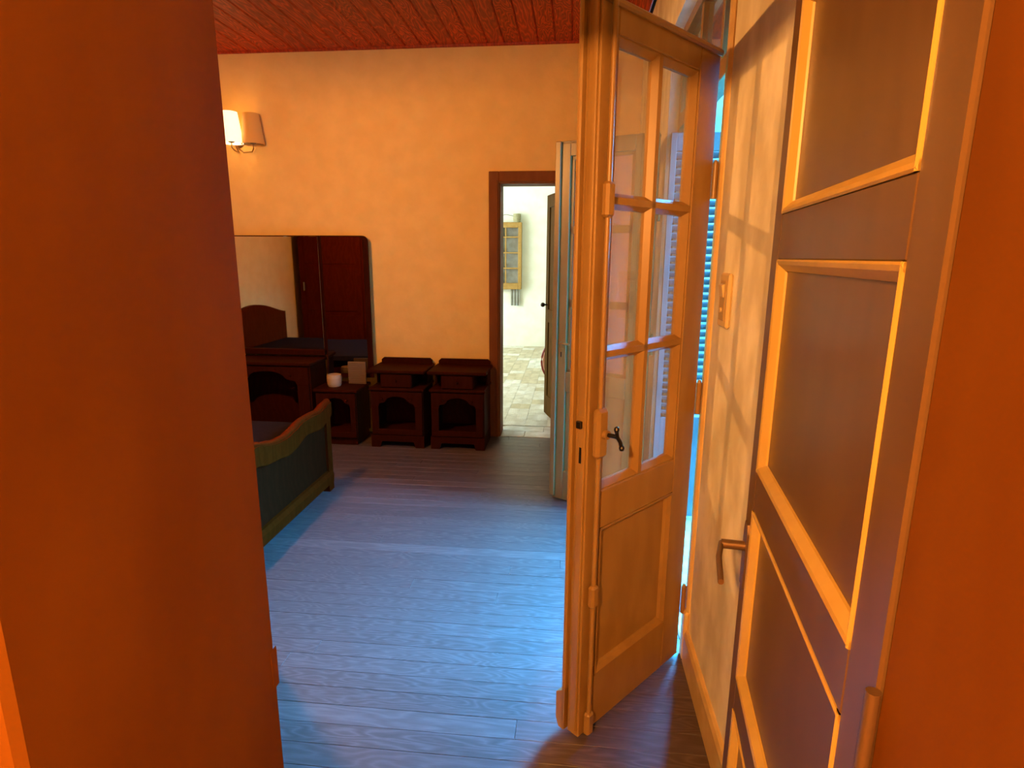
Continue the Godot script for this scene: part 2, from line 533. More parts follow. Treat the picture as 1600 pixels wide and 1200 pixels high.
# ---------------------------------------------------------------- French door
# leaf in its own frame: hinge edge at x = 0, free edge at x = w, the inside face looks to +z
func french_leaf(called: String, label: String, at: Vector3, along: Vector3, w: float, mirrored: bool) -> Node3D:
	var o := Node3D.new()
	o.name = called
	add_child(o)
	struct(tag(o, label, "door"))
	var xa := along.normalized()
	o.transform = Transform3D(Basis(xa, Vector3.UP, xa.cross(Vector3.UP)), at)
	# the inside face looks to the viewer on the near leaf and away on the mirrored one
	var fz := 1.0 if mirrored else -1.0
	var T := 0.046
	var P: Material = M.paint
	var y0 := 0.012
	var y1 := 2.125
	var hs := 0.115          # hinge stile
	var fs := 0.072          # free stile
	var gx0 := hs
	var gx1 := w - fs
	var p := func(x: float, y: float, z: float) -> Vector3: return Vector3(x, y, z * fz)
	var slab := func(name_: String, xa0: float, ya0: float, xb: float, yb: float, z0: float, z1: float, m: Material, ch: float) -> MeshInstance3D:
		var b := MB.new()
		var za0 := minf(z0 * fz, z1 * fz)
		var zb0 := maxf(z0 * fz, z1 * fz)
		b.box(Vector3(xa0, ya0, za0), Vector3(xb, yb, zb0), ch)
		return put(b, name_, m, o)
	slab.call("stile", 0.0, y0, gx0, y1, -T, 0.0, P, 0.003)
	slab.call("stile", gx1, y0, w, y1, -T, 0.0, P, 0.003)
	slab.call("rail", gx0, 2.045, gx1, y1, -T, 0.0, P, 0.002)
	slab.call("rail", gx0, 0.705, gx1, 0.825, -T, 0.0, P, 0.002)
	slab.call("rail", gx0, y0, gx1, 0.200, -T, 0.0, P, 0.002)
	# top ledge moulding
	slab.call("moulding", 0.0, y1 - 0.020, w, y1 - 0.002, -T, 0.012, P, 0.005)
	# muntins with bevelled section
	var mx := (gx0 + gx1) * 0.5 + 0.003
	var bar := PackedVector2Array([Vector2(-0.021, -0.032), Vector2(0.021, -0.032), Vector2(0.021, -0.020), Vector2(0.009, -0.003), Vector2(-0.009, -0.003), Vector2(-0.021, -0.020)])
	var b := MB.new()
	b.extrude(bar, Vector3(mx, 0, 0), Vector3.RIGHT, Vector3(0, 0, fz), Vector3.UP, 0.825, 2.045)
	put(b, "muntin", P, o)
	var rows := [0.825, 1.232, 1.647, 2.045]
	for k in [1, 2]:
		b = MB.new()
		b.extrude(bar, Vector3(0, rows[k], 0), Vector3.UP, Vector3(0, 0, fz), Vector3.RIGHT, gx0, gx1)
		put(b, "muntin", P, o)
	# glazing bevels round the opening
	var bev := PackedVector2Array([Vector2(0.0, -0.032), Vector2(0.019, -0.032), Vector2(0.019, -0.020), Vector2(0.005, -0.004), Vector2(0.0, -0.004)])
	b = MB.new()
	b.extrude(bev, Vector3(gx0, 0, 0), Vector3.RIGHT, Vector3(0, 0, fz), Vector3.UP, 0.825, 2.045)
	put(b, "glazing_bead", P, o)
	b = MB.new()
	b.extrude(bev, Vector3(gx1, 0, 0), Vector3.LEFT, Vector3(0, 0, fz), Vector3.UP, 0.825, 2.045)
	put(b, "glazing_bead", P, o)
	b = MB.new()
	b.extrude(bev, Vector3(0, 0.825, 0), Vector3.UP, Vector3(0, 0, fz), Vector3.RIGHT, gx0, gx1)
	put(b, "glazing_bead", P, o)
	b = MB.new()
	b.extrude(bev, Vector3(0, 2.045, 0), Vector3.DOWN, Vector3(0, 0, fz), Vector3.RIGHT, gx0, gx1)
	put(b, "glazing_bead", P, o)
	# panes
	for r in 3:
		for cidx in 2:
			var xa1 := gx0 + 0.002 if cidx == 0 else mx
			var xb1 := mx if cidx == 0 else gx1 - 0.002
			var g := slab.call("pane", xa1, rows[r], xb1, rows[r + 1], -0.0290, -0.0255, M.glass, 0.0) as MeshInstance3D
			g.set_meta("label", "glass pane tinted grey blue for daylight haze")
	# lower panel, sunk, with a bevelled moulding on the four sides
	slab.call("panel", gx0, 0.20, gx1, 0.705, -0.034, -0.018, M.paint, 0.0)
	var mold := PackedVector2Array([Vector2(0.0, -0.018), Vector2(0.024, -0.018), Vector2(0.018, -0.008), Vector2(0.006, 0.002), Vector2(0.0, 0.002)])
	for q in [[Vector3(gx0, 0, 0), Vector3.RIGHT, Vector3.UP, 0.20, 0.705], [Vector3(gx1, 0, 0), Vector3.LEFT, Vector3.UP, 0.20, 0.705], [Vector3(0, 0.20, 0), Vector3.UP, Vector3.RIGHT, gx0, gx1], [Vector3(0, 0.705, 0), Vector3.DOWN, Vector3.RIGHT, gx0, gx1]]:
		b = MB.new()
		b.extrude(mold, q[0], q[1], Vector3(0, 0, fz), q[2], q[3], q[4])
		put(b, "panel_moulding", P, o)
	# the meeting edge: a cover strip on the outer face and a rebate
	slab.call("meeting_strip", w - 0.018, y0 + 0.02, w + 0.016, y1, -T - 0.014, -T, M.paint, 0.004)
	slab.call("meeting_strip", w, y0 + 0.02, w + 0.007, y1, -0.034, -0.006, M.paint, 0.003)
	if not mirrored:
		# weatherboard at the foot of the outer face
		b = MB.new()
		b.extrude(PackedVector2Array([Vector2(-T, 0.17), Vector2(-T - 0.020, 0.155), Vector2(-T - 0.034, 0.145), Vector2(-T - 0.034, 0.050), Vector2(-T - 0.022, 0.022), Vector2(-T, 0.022)]), Vector3.ZERO, Vector3(0, 0, fz), Vector3.UP, Vector3.RIGHT, 0.02, w + 0.016)
		put(b, "weatherboard", M.paint, o)
		# espagnolette: rod, guides, box and olive handle
		var rx := w - 0.036
		b = MB.new()
		b.tube([p.call(rx, 0.03, 0.012), p.call(rx, 2.11, 0.012)], 0.0075, 10)
		put(b, "bolt_rod", M.paint, o)
		for gy in [[1.645, 0.045, 0.018], [0.50, 0.036, 0.016], [0.055, 0.040, 0.016]]:
			slab.call("rod_guide", rx - gy[2], gy[0] - gy[1], rx + gy[2], gy[0] + gy[1], 0.0, 0.024, M.paint, 0.007)
		slab.call("bolt_box", rx - 0.024, 0.940, rx + 0.024, 1.085, 0.0, 0.028, M.paint, 0.009)
		b = MB.new()
		var hub: Vector3 = p.call(rx - 0.004, 1.012, 0.028)
		b.tube([hub, hub + Vector3(0, 0, 0.012 * fz)], 0.013, 14)
		var ho := put(b, "handle_rose", M.paint, o)
		b = MB.new()
		var e1 := hub + Vector3(-0.004, 0.0, 0.040 * fz)
		b.tube([hub + Vector3(0, 0, 0.010 * fz), hub + Vector3(-0.002, 0.001, 0.030 * fz), e1], 0.0065, 10)
		b.tube([e1 + Vector3(0.010, 0.024, 0.004 * fz), e1 + Vector3(0.005, 0.012, 0.002 * fz), e1, e1 + Vector3(-0.009, -0.015, 0.004 * fz), e1 + Vector3(-0.015, -0.034, 0.006 * fz)], 0.0058, 10)
		var bl := MB.new()
		var hd := put(b, "handle", M.iron, o)
		hd.set_meta("label", "dark iron turn handle")
		for tip in [e1 + Vector3(0.010, 0.024, 0.004 * fz), e1 + Vector3(-0.015, -0.034, 0.006 * fz)]:
			bl.lathe([Vector2(0.0, -0.010), Vector2(0.006, -0.007), Vector2(0.0085, 0.0), Vector2(0.006, 0.007), Vector2(0.0, 0.010)], tip, 12)
		put(bl, "knob", M.iron, o)
		# latch bolt and slot on the edge
		bx("latch", Vector3(w + 0.006, 1.028, 0.014), Vector3(w + 0.017, 1.050, 0.032), M.iron, o, 0.002)
		bx("latch_plate", Vector3(w + 0.0065, 1.015, 0.008), Vector3(w + 0.0082, 1.063, 0.034), M.paint, o, 0.0)
		bx("bolt_slot", Vector3(w + 0.0065, 0.925, 0.016), Vector3(w + 0.0080, 0.972, 0.024), M.black, o, 0.0)
	else:
		# keyhole and small pull on the face that looks to the viewer
		bx("keyhole_plate", Vector3(w - 0.052, 0.895, -T - 0.0015), Vector3(w - 0.030, 0.965, -T), M.paint, o, 0.0)
		bx("keyhole", Vector3(w - 0.0445, 0.915, -T - 0.0022), Vector3(w - 0.0375, 0.945, -T - 0.001), M.black, o, 0.0)
		b = MB.new()
		b.tube([Vector3(w - 0.040, 1.0, -T), Vector3(w - 0.040, 1.0, -T - 0.03), Vector3(w - 0.075, 1.0, -T - 0.036), Vector3(w - 0.11, 0.998, -T - 0.036)], 0.006, 8)
		put(b, "handle", M.paint, o)
	# hinges
	for hy in [1.74, 1.02, 0.24]:
		b = MB.new()
		b.tube([p.call(-0.010, hy - 0.055, 0.004), p.call(-0.010, hy + 0.055, 0.004)], 0.0095, 12)
		b.lathe([Vector2(0.0, 0.012), Vector2(0.005, 0.009), Vector2(0.0075, 0.0)], p.call(-0.010, hy + 0.055, 0.004), 10)
		put(b, "hinge", M.paint, o)
	return o

func build_french() -> void:
	var d1 := Vector3(-0.647, 0, 0.762)
	french_leaf("door_1", "glazed French door leaf standing open beside the cream wall, bolt rod and dark handle", Vector3(0.436, 0, -2.036), d1, 0.591, false)
	french_leaf("door_2", "second French door leaf, half hidden behind the open glazed leaf", Vector3(0.432, 0, -3.287), Vector3(-0.907, 0, -0.42), 0.560, true)
	# frame in the opening with a transom light above
	var f := Node3D.new()
	f.name = "window_1"
	add_child(f)
	struct(tag(f, "wooden frame and transom light of the French door opening", "window"))
	var fx0 := XR + 0.05
	var fx1 := XR + 0.12
	bx("frame_post", Vector3(fx0, 0, OZ1 - 0.035), Vector3(fx1, 2.62, OZ1 - 0.0005), M.paint, f, 0.003)
	bx("frame_post", Vector3(fx0, 0, OZ0 + 0.0005), Vector3(fx1, 2.62, OZ0 + 0.035), M.paint, f, 0.003)
	bx("transom_bar", Vector3(fx0, 2.14, OZ0 + 0.035), Vector3(fx1, 2.21, OZ1 - 0.035), M.paint, f, 0.003)
	bx("frame_head", Vector3(fx0, 2.575, OZ0 + 0.035), Vector3(fx1, 2.62, OZ1 - 0.035), M.paint, f, 0.003)
	for k in [1, 2]:
		var zz := lerpf(OZ0, OZ1, k / 3.0)
		bx("mullion", Vector3(fx0 + 0.01, 2.21, zz - 0.016), Vector3(fx1 - 0.01, 2.575, zz + 0.016), M.paint, f, 0.003)
	for k in 3:
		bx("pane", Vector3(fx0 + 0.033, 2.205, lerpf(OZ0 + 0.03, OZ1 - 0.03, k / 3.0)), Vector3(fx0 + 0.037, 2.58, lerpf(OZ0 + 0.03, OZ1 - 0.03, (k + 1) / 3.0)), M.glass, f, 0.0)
	bx("transom_light_block", Vector3(fx1 + 0.01, 2.34, OZ0 + 0.004), Vector3(XR + WT - 0.01, 2.615, OZ1 - 0.004), M.shutter, f, 0.003)  # board added behind the transom panes to cut the bright sky there
	var sl := bx("sill", Vector3(XR - 0.002, -0.018, OZ0 + 0.002), Vector3(XR + WT + 0.04, 0.008, OZ1 - 0.002), M.marble, f, 0.004)
	sl.set_meta("label", "pale stone door sill")
	# louvred shutters folded into the reveal
	for side in 2:
		var s := thing("shutter", ["grey louvred shutter folded against the reveal by the switch wall", "grey louvred shutter folded against the far reveal behind the glazed door"][side], "shutter", Vector3.ZERO, 0.0, "folded shutters of the French door")
		struct(s)
		var z0 := OZ1 - 0.032 if side == 0 else OZ0 + 0.037
		var z1 := z0 + 0.028
		var xa := XR + 0.135 if side == 0 else XR + 0.012
		var xb := XR + WT - 0.01
		bx("stile", Vector3(xa, 0.03, z0), Vector3(xa + 0.03, 2.12, z1), M.shutter, s, 0.002)
		bx("stile", Vector3(xb - 0.03, 0.03, z0), Vector3(xb, 2.12, z1), M.shutter, s, 0.002)
		for ry in [[0.03, 0.62], [2.03, 2.12]]:
			bx("rail", Vector3(xa + 0.03, ry[0], z0 + 0.003), Vector3(xb - 0.03, ry[1], z1 - 0.003), M.shutter, s, 0.002)
		var yy := 0.64
		while yy < 2.02:
			var lb := MB.new()
			lb.extrude(PackedVector2Array([Vector2(-0.012, -0.014), Vector2(0.012, 0.010), Vector2(0.012, 0.016), Vector2(-0.012, -0.008)]), Vector3(0, yy + 0.01, (z0 + z1) * 0.5), Vector3.BACK, Vector3.UP, Vector3.RIGHT, xa + 0.03, xb - 0.03)
			put(lb, "slat", M.shutter, s)
			yy += 0.04
	# terrace and eave outside
	struct(tag(bx("terrace", Vector3(XR + WT + 0.04, -0.20, -9.0), Vector3(6.0, -0.03, 4.0), M.outside, null, 0.0), "grey paved terrace outside the French door", "terrace"))
	# added, unseen walls: one shuts off the low sky, one the near half
	struct(tag(bx("wall_sky_block_low", Vector3(5.0, -0.03, -9.0), Vector3(5.2, 3.0, 4.0), M.outside, null, 0.0), "unseen grey wall added across the patio to block the low sky", "wall"))
	struct(tag(bx("wall_sky_block_near", Vector3(XR + WT, -0.03, OZ1), Vector3(4.5, 6.5, OZ1 + 0.25), M.outside, null, 0.0), "unseen grey wall added beside the French door to block the near sky", "wall"))

# ---------------------------------------------------------------- right-hand panelled door
func build_panel_door() -> void:
	var o := Node3D.new()
	o.name = "door_3"
	add_child(o)
	struct(tag(o, "brown panelled door opened flat against the cream wall, lever handle", "door"))
	var free := Vector3(0.379, 0, -1.2)
	var xa := Vector3(-0.118, 0, 0.993).normalized()    # from the free edge towards the hinge
	var za := xa.cross(Vector3.UP)
	if za.x > 0.0:
		za = -za
	o.transform = Transform3D(Basis(xa, Vector3.UP, xa.cross(Vector3.UP)), free)
	var fz := 1.0 if (xa.cross(Vector3.UP)).x < 0.0 else -1.0
	var w := 0.69
	var T := 0.04
	var y0 := 0.012
	var y1 := 2.015
	var lo := 0.065
	var hi := w - 0.075
	var slab := func(name_: String, xa0: float, ya0: float, xb: float, yb: float, z0: float, z1: float, m: Material, ch: float) -> MeshInstance3D:
		var b := MB.new()
		b.box(Vector3(xa0, ya0, minf(z0 * fz, z1 * fz)), Vector3(xb, yb, maxf(z0 * fz, z1 * fz)), ch)
		return put(b, name_, m, o)
	slab.call("stile", 0.0, y0, lo, y1, -T, 0.0, M.door_paint, 0.003)
	slab.call("stile", hi, y0, w, y1, -T, 0.0, M.door_paint, 0.003)
	var cells := [[0.14, 0.545], [0.622, 1.006], [1.088, 1.497], [1.577, 1.93]]
	var rails := [[y0, 0.14], [0.545, 0.622], [1.006, 1.088], [1.497, 1.577], [1.93, y1]]
	for r in rails:
		slab.call("rail", lo, r[0], hi, r[1], -T, 0.0, M.door_paint, 0.002)
	var mold := PackedVector2Array([Vector2(0.0, -0.016), Vector2(0.021, -0.016), Vector2(0.020, -0.010), Vector2(0.013, -0.003), Vector2(0.009, 0.001), Vector2(0.003, 0.003), Vector2(0.0, 0.001)])
	for c in cells:
		slab.call("panel", lo, c[0], hi, c[1], -0.030, -0.014, M.door_paint, 0.0)
		for q in [[Vector3(lo, 0, 0), Vector3.RIGHT, Vector3.UP, c[0], c[1]], [Vector3(hi, 0, 0), Vector3.LEFT, Vector3.UP, c[0], c[1]], [Vector3(0, c[0], 0), Vector3.UP, Vector3.RIGHT, lo, hi], [Vector3(0, c[1], 0), Vector3.DOWN, Vector3.RIGHT, lo, hi]]:
			var b := MB.new()
			b.extrude(mold, q[0], q[1], Vector3(0, 0, fz), q[2], q[3], q[4])
			put(b, "panel_moulding", M.door_bead_lit, o)
	# lever handle
	var b2 := MB.new()
	b2.extrude(PackedVector2Array([Vector2(-0.016, -0.085), Vector2(0.016, -0.085), Vector2(0.019, -0.06), Vector2(0.019, 0.04), Vector2(0.012, 0.058), Vector2(-0.012, 0.058), Vector2(-0.019, 0.04), Vector2(-0.019, -0.06)]), Vector3(0.032, 0.905, 0), Vector3.RIGHT, Vector3.UP, Vector3(0, 0, fz), 0.0, 0.004)
	put(b2, "handle_plate", M.handle, o)
	b2 = MB.new()
	var c0 := Vector3(0.030, 0.910, 0.004 * fz)
	b2.tube([c0, c0 + Vector3(0, 0, 0.045 * fz)], 0.010, 12)
	b2.tube([c0 + Vector3(-0.004, 0, 0.045 * fz), c0 + Vector3(0.06, 0, 0.057 * fz), c0 + Vector3(0.155, -0.002, 0.064 * fz)], 0.0058, 10)
	var hd := put(b2, "lever", M.handle, o)
	hd.set_meta("label", "bronze lever handle")
	bx("latch_plate", Vector3(-0.0012, 0.84, -0.030), Vector3(0.0005, 0.98, -0.010), M.handle, o, 0.0)
	for hy in [0.25, 1.05, 1.8]:
		var hb := MB.new()
		hb.tube([Vector3(w + 0.004, hy - 0.05, 0.004 * fz), Vector3(w + 0.004, hy + 0.05, 0.004 * fz)], 0.007, 10)
		put(hb, "hinge", M.handle, o)

func build_switch() -> void:
	var s := thing("light_switch", "ochre light switch plate on the cream wall", "switch", Vector3(XR, 1.372, -1.845))
	var b := MB.new()
	b.box(Vector3(-0.014, -0.082, -0.052), Vector3(0.0, 0.082, 0.052), 0.006)
	put(b, "plate", M.bakelite, s)
	bx("inset", Vector3(-0.017, -0.060, -0.030), Vector3(-0.013, 0.060, 0.030), M.bakelite_dark, s, 0.002)
	b = MB.new()
	b.extrude(PackedVector2Array([Vector2(-0.017, -0.020), Vector2(-0.020, -0.018), Vector2(-0.026, 0.016), Vector2(-0.017, 0.020)]), Vector3(0, 0.030, 0), Vector3.RIGHT, Vector3.UP, Vector3.BACK, -0.020, 0.020)
	put(b, "rocker", M.bakelite, s)
	b = MB.new()
	b.tube([Vector3(-0.017, -0.028, 0), Vector3(-0.022, -0.028, 0)], 0.008, 12)
	put(b, "button", M.bakelite, s)

# ---------------------------------------------------------------- back doorway and the tiled room
func build_back_door() -> void:
	var t := Node3D.new()
	t.name = "trim_5"
	add_child(t)
	struct(tag(t, "dark brown door casing round the doorway to the tiled room", "trim"))
	for zz in [ZB, ZB - 0.2]:
		var z0: float = zz if zz == ZB else zz - 0.018
		var z1: float = z0 + 0.018
		bx("casing", Vector3(-0.671, 0, z0), Vector3(-0.591, 2.142, z1), M.casing, t, 0.004)
		bx("casing", Vector3(0.0, 0, z0), Vector3(0.08, 2.142, z1), M.casing, t, 0.004)
		bx("casing", Vector3(-0.591, 2.062, z0), Vector3(0.0, 2.142, z1), M.casing, t, 0.004)
	bx("casing_bead", Vector3(-0.612, 0, ZB + 0.018), Vector3(-0.600, 2.075, ZB + 0.026), M.casing, t, 0.003)
	bx("lining", Vector3(-0.591, 0, ZB - 0.2), Vector3(-0.581, 2.062, ZB), M.casing, t, 0.0)
	bx("lining", Vector3(-0.010, 0, ZB - 0.2), Vector3(0.0, 2.062, ZB), M.casing, t, 0.0)
	bx("lining", Vector3(-0.581, 2.052, ZB - 0.2), Vector3(-0.010, 2.062, ZB), M.casing, t, 0.0)
	# brown leaf swung into the tiled room
	var o := Node3D.new()
	o.name = "door_4"
	add_child(o)
	struct(tag(o, "narrow brown door swung open into the bright tiled room", "door"))
	var xa := Vector3(-0.306, 0, -0.952).normalized()
	o.transform = Transform3D(Basis(xa, Vector3.UP, xa.cross(Vector3.UP)), Vector3(-0.044, 0, ZB - 0.222))
	var w := 0.62
	bx("stile", Vector3(0, 0.01, -0.018), Vector3(0.09, 2.04, 0.018), M.far_door, o, 0.003)
	bx("stile", Vector3(w - 0.09, 0.01, -0.018), Vector3(w, 2.04, 0.018), M.far_door, o, 0.003)
	for r in [[0.01, 0.2], [0.9, 1.02], [1.93, 2.04]]:
		bx("rail", Vector3(0.09, r[0], -0.018), Vector3(w - 0.09, r[1], 0.018), M.far_door, o, 0.002)
	bx("panel", Vector3(0.09, 0.2, -0.008), Vector3(w - 0.09, 0.9, 0.008), M.far_door, o, 0.0)
	bx("panel", Vector3(0.09, 1.02, -0.008), Vector3(w - 0.09, 1.93, 0.008), M.far_door, o, 0.0)
	for s in [-1.0, 1.0]:
		var b := MB.new()
		b.tube([Vector3(w - 0.05, 1.06, 0.018 * s), Vector3(w - 0.05, 1.06, 0.045 * s)], 0.008, 10)
		b.lathe([Vector2(0, -0.022), Vector2(0.016, -0.016), Vector2(0.023, 0), Vector2(0.016, 0.016), Vector2(0, 0.022)], Vector3(w - 0.05, 1.06, 0.058 * s), 14)
		put(b, "knob", M.iron, o)
	for hy in [0.3, 1.1, 1.62, 1.86]:
		bx("hinge", Vector3(-0.030, hy - 0.035, -0.012), Vector3(0.0, hy + 0.035, 0.006), M.far_door, o, 0.002)

func build_far_room() -> void:
	var z0 := ZB - 0.2
	var zf := -9.9
	var x0 := -3.6
	var x1 := 1.3
	var b := MB.new()
	wallbox(b, x0 - 0.2, x1 + 0.2, -0.2, H, zf - 0.2, zf)
	struct(tag(put(b, "wall_far", M.plaster_pale), "pale whitewashed wall at the end of the tiled room", "wall"))
	b = MB.new()
	wallbox(b, x1, x1 + 0.2, -0.2, H, zf, z0)
	struct(tag(put(b, "wall_far_right", M.plaster_pale), "pale whitewashed wall on the right of the tiled room", "wall"))
	b = MB.new()
	wallbox(b, x0 - 0.2, x0, -0.2, 0.7, zf, z0)
	wallbox(b, x0 - 0.2, x0, 2.7, H, zf, z0)
	wallbox(b, x0 - 0.2, x0, 0.7, 2.7, zf, -9.2)
	wallbox(b, x0 - 0.2, x0, 0.7, 2.7, -6.2, z0)
	struct(tag(put(b, "wall_far_left", M.plaster_pale), "pale whitewashed wall with a large window in the tiled room", "wall"))
	b = MB.new()
	wallbox(b, XR + WT, x1, 0, H, z0, ZB)
	struct(tag(put(b, "wall_far_front", M.plaster_pale), "pale wall stub beside the doorway of the tiled room", "wall"))
	b = MB.new()
	wallbox(b, x0 - 0.2, x1 + 0.2, H, H + 0.15, zf, z0)
	struct(tag(put(b, "ceiling_far", M.plaster_pale), "plain white ceiling of the tiled room", "ceiling"))
	# the window that lights it: frosted daylight panes
	var wn := Node3D.new()
	wn.name = "window_2"
	add_child(wn)
	struct(tag(wn, "large frosted window lighting the tiled room", "window"))
	for k in 3:
		bx("pane", Vector3(x0 - 0.10, 0.72, -9.18 + k * 1.0), Vector3(x0 - 0.09, 2.68, -9.18 + (k + 1) * 0.98), M.frost, wn, 0.0)
	for k in 4:
		bx("frame", Vector3(x0 - 0.13, 0.7, -9.2 + k * 0.985), Vector3(x0 - 0.05, 2.7, -9.2 + k * 0.985 + 0.045), M.white, wn, 0.003)
	var al := AreaLight3D.new()
	al.name = "window_light"
	al.area_size = Vector2(2.9, 1.9)
	al.light_color = lin(0.93, 1.0, 0.95)
	al.light_energy = 20.0
	al.area_range = 14.0
	al.shadow_enabled = true
	wn.add_child(al)
	al.position = Vector3(x0 - 0.02, 1.7, -7.7)
	al.rotation.y = -PI / 2.0
	# stone threshold in two slabs
	var th := Node3D.new()
	th.name = "trim_6"
	add_child(th)
	struct(tag(th, "pale stone threshold between floorboards and tiles", "threshold"))
	for k in 2:
		var zz := ZB - 0.001 - k * 0.16
		var cut: float = [-0.38, -0.22][k]
		bx("slab", Vector3(-0.58, -0.05, zz - 0.158), Vector3(cut - 0.001, 0.003, zz), M.marble, th, 0.003)
		bx("slab", Vector3(cut + 0.001, -0.05, zz - 0.158), Vector3(-0.011, 0.003, zz), M.marble, th, 0.003)
	# ribbed cement tiles
	var f := Node3D.new()
	f.name = "floor_far"
	add_child(f)
	struct(tag(f, "ribbed cement tile floor of the bright room beyond the doorway", "floor"))
	bx("bed", Vector3(x0, -0.2, zf), Vector3(x1, -0.012, z0), M.tile[1], f, 0.0)
	var meshes := []
	for v in 2:
		var mb := MB.new()
		var a := 0.099
		mb.box(Vector3(-a, -0.012, -a), Vector3(a, -0.001, a), 0.0)
		for half in [-1.0, 1.0]:
			for k in 6:
				# ribs climb towards the middle of the tile and meet there in a chevron
				var c := -0.125 + k * 0.045
				var lo := maxf(0.0, -a - c)
				var hi := minf(a, a - c)
				if hi - lo < 0.02:
					continue
				var p0 := Vector3(lo * half, -0.001, c + lo)
				var p1 := Vector3(hi * half, -0.001, c + hi)
				if v == 1:
					p0.z = -p0.z
					p1.z = -p1.z
				var d := (p1 - p0).normalized()
				var sd := d.cross(Vector3.UP) * 0.011
				var up := Vector3(0, 0.0022, 0)
				mb.quad(p0 - sd, p1 - sd, p1 - d * 0.006 + up, p0 + d * 0.006 + up, up - sd)
				mb.quad(p0 + sd, p1 + sd, p1 - d * 0.006 + up, p0 + d * 0.006 + up, up + sd)
		meshes.append(mb.mesh())
	var z := zf + 0.1
	var row := 0
	while z < z0 - 0.20:
		var xx := -1.7
		var col := 0
		while xx < 0.4:
			var o := put_mesh(meshes[row % 2], "tile", M.tile[2] if rng.randf() < (0.65 if z < -7.0 else 0.12) else M.tile[rng.randi() % 2], f)
			o.position = Vector3(xx, 0.0, z)
			xx += 0.2
			col += 1
		z += 0.2
		row += 1
	# hanging rack on the far wall
	var s := thing("wall_rack", "ochre wooden wall rack with glazed compartments on the whitewashed wall", "rack", Vector3(-1.18, 0.965, zf))
	var W := 0.33
	var HH := 1.075
	var D := 0.13
	bx("side", Vector3(-W, 0, 0), Vector3(-W + 0.045, HH, D), M.ochre_wood, s, 0.004)
	bx("side", Vector3(W - 0.055, 0, 0), Vector3(W, HH, D), M.ochre_wood, s, 0.004)
	bx("rail", Vector3(-W + 0.045, 0, 0), Vector3(W - 0.055, 0.10, D), M.ochre_wood, s, 0.004)
	bx("rail", Vector3(-W + 0.045, HH - 0.085, 0), Vector3(W - 0.055, HH, D), M.ochre_wood, s, 0.004)
	for k in 3:
		var yy := 0.33 + k * 0.25
		bx("shelf", Vector3(-W + 0.045, yy, 0), Vector3(W - 0.055, yy + 0.022, D - 0.01), M.ochre_wood, s, 0.003)
	for xx in [-0.12, 0.06]:
		bx("divider", Vector3(xx, 0.10, D - 0.03), Vector3(xx + 0.022, HH - 0.085, D - 0.012), M.ochre_wood, s, 0.003)
	bx("back", Vector3(-W + 0.045, 0.10, 0.004), Vector3(W - 0.055, HH - 0.085, 0.010), M.grey_cloth, s, 0.0)
	for k in 4:
		var yb := 0.101 if k == 0 else 0.353 + (k - 1) * 0.25
		var jl: String = ["lowest", "second lowest", "second highest", "topmost"][k]
		var jb := MB.new()
		jb.lathe([Vector2(0, 0), Vector2(0.045, 0), Vector2(0.048, 0.02), Vector2(0.048, 0.13), Vector2(0.034, 0.16), Vector2(0.034, 0.18), Vector2(0, 0.18)], Vector3.ZERO, 14)
		var j := put(jb, "jar", M.white)
		j.position = Vector3(-1.18 - 0.03, 0.965 + yb, zf + 0.06)
		tag(j, "pale jar on the %s shelf of the ochre wall rack" % jl, "jar", "jars in the wall rack")
	# things about the rack
	var bk := thing("basket", "small woven basket standing on top of the ochre wall rack", "basket", Vector3(-0.93, 0.965 + HH, zf + 0.068))
	var wb := MB.new()
	wb.lathe([Vector2(0.0, 0.0), Vector2(0.055, 0.0), Vector2(0.064, 0.06), Vector2(0.062, 0.13), Vector2(0.056, 0.135), Vector2(0.05, 0.125), Vector2(0.05, 0.01), Vector2(0, 0.01)], Vector3.ZERO, 16)
	put(wb, "body", M.wicker, bk)
	wb = MB.new()
	var hp := []
	for k in 9:
		var t := PI * k / 8.0
		hp.append(Vector3(-0.06 * cos(t) - 0.16, 0.09 + 0.05 * sin(t), 0.0))
	var wl := MB.new()
	wl.tube([Vector3(-0.30, 0.002, 0), Vector3(-0.28, 0.10, 0), Vector3(-0.18, 0.125, 0), Vector3(-0.055, 0.10, 0)], 0.004, 6)
	put(wl, "handle", M.iron, bk)
	var cl := MB.new()
	var pts := PackedVector2Array()
	for k in 13:
		pts.append(Vector2(-0.075 + 0.15 * k / 12.0, 0.022 + 0.010 * sin(k * 1.6)))
	for k in 13:
		pts.append(Vector2(0.075 - 0.15 * k / 12.0, 0.014 + 0.010 * sin((12 - k) * 1.6)))
	cl.extrude(pts, Vector3.ZERO, Vector3.RIGHT, Vector3.BACK, Vector3.UP, -0.27, 0.0)
	var cloth := put(cl, "hanging_cloth", M.grey_cloth)
	cloth.position = Vector3(-0.955, 0.963, zf + 0.03)
	tag(cloth, "grey cloth hanging below the ochre wall rack", "cloth")
	# red hoop chair behind the brown door
	var hc := thing("hoop_chair", "red hoop-framed chair with salmon seat behind the brown door", "chair", Vector3(-0.06, 0, -6.75), 0.25)
	var ring := func(r: float, c: Vector3, tr: float) -> MB:
		var q := MB.new()
		var pp := []
		for k in 36:
			var t := TAU * k / 36.0
			pp.append(c + Vector3(r * cos(t), r * sin(t), 0.0))
		q.tube(pp, tr, 8, true)
		return q
	put(ring.call(0.285, Vector3(0, 0.315, 0), 0.012), "hoop", M.red, hc)
	put(ring.call(0.20, Vector3(0.02, 0.315, 0.02), 0.009), "inner_hoop", M.red, hc)
	var dk := MB.new()
	var dp := PackedVector2Array()
	for k in 28:
		var t := TAU * k / 28.0
		dp.append(Vector2(0.268 * cos(t), 0.268 * sin(t)))
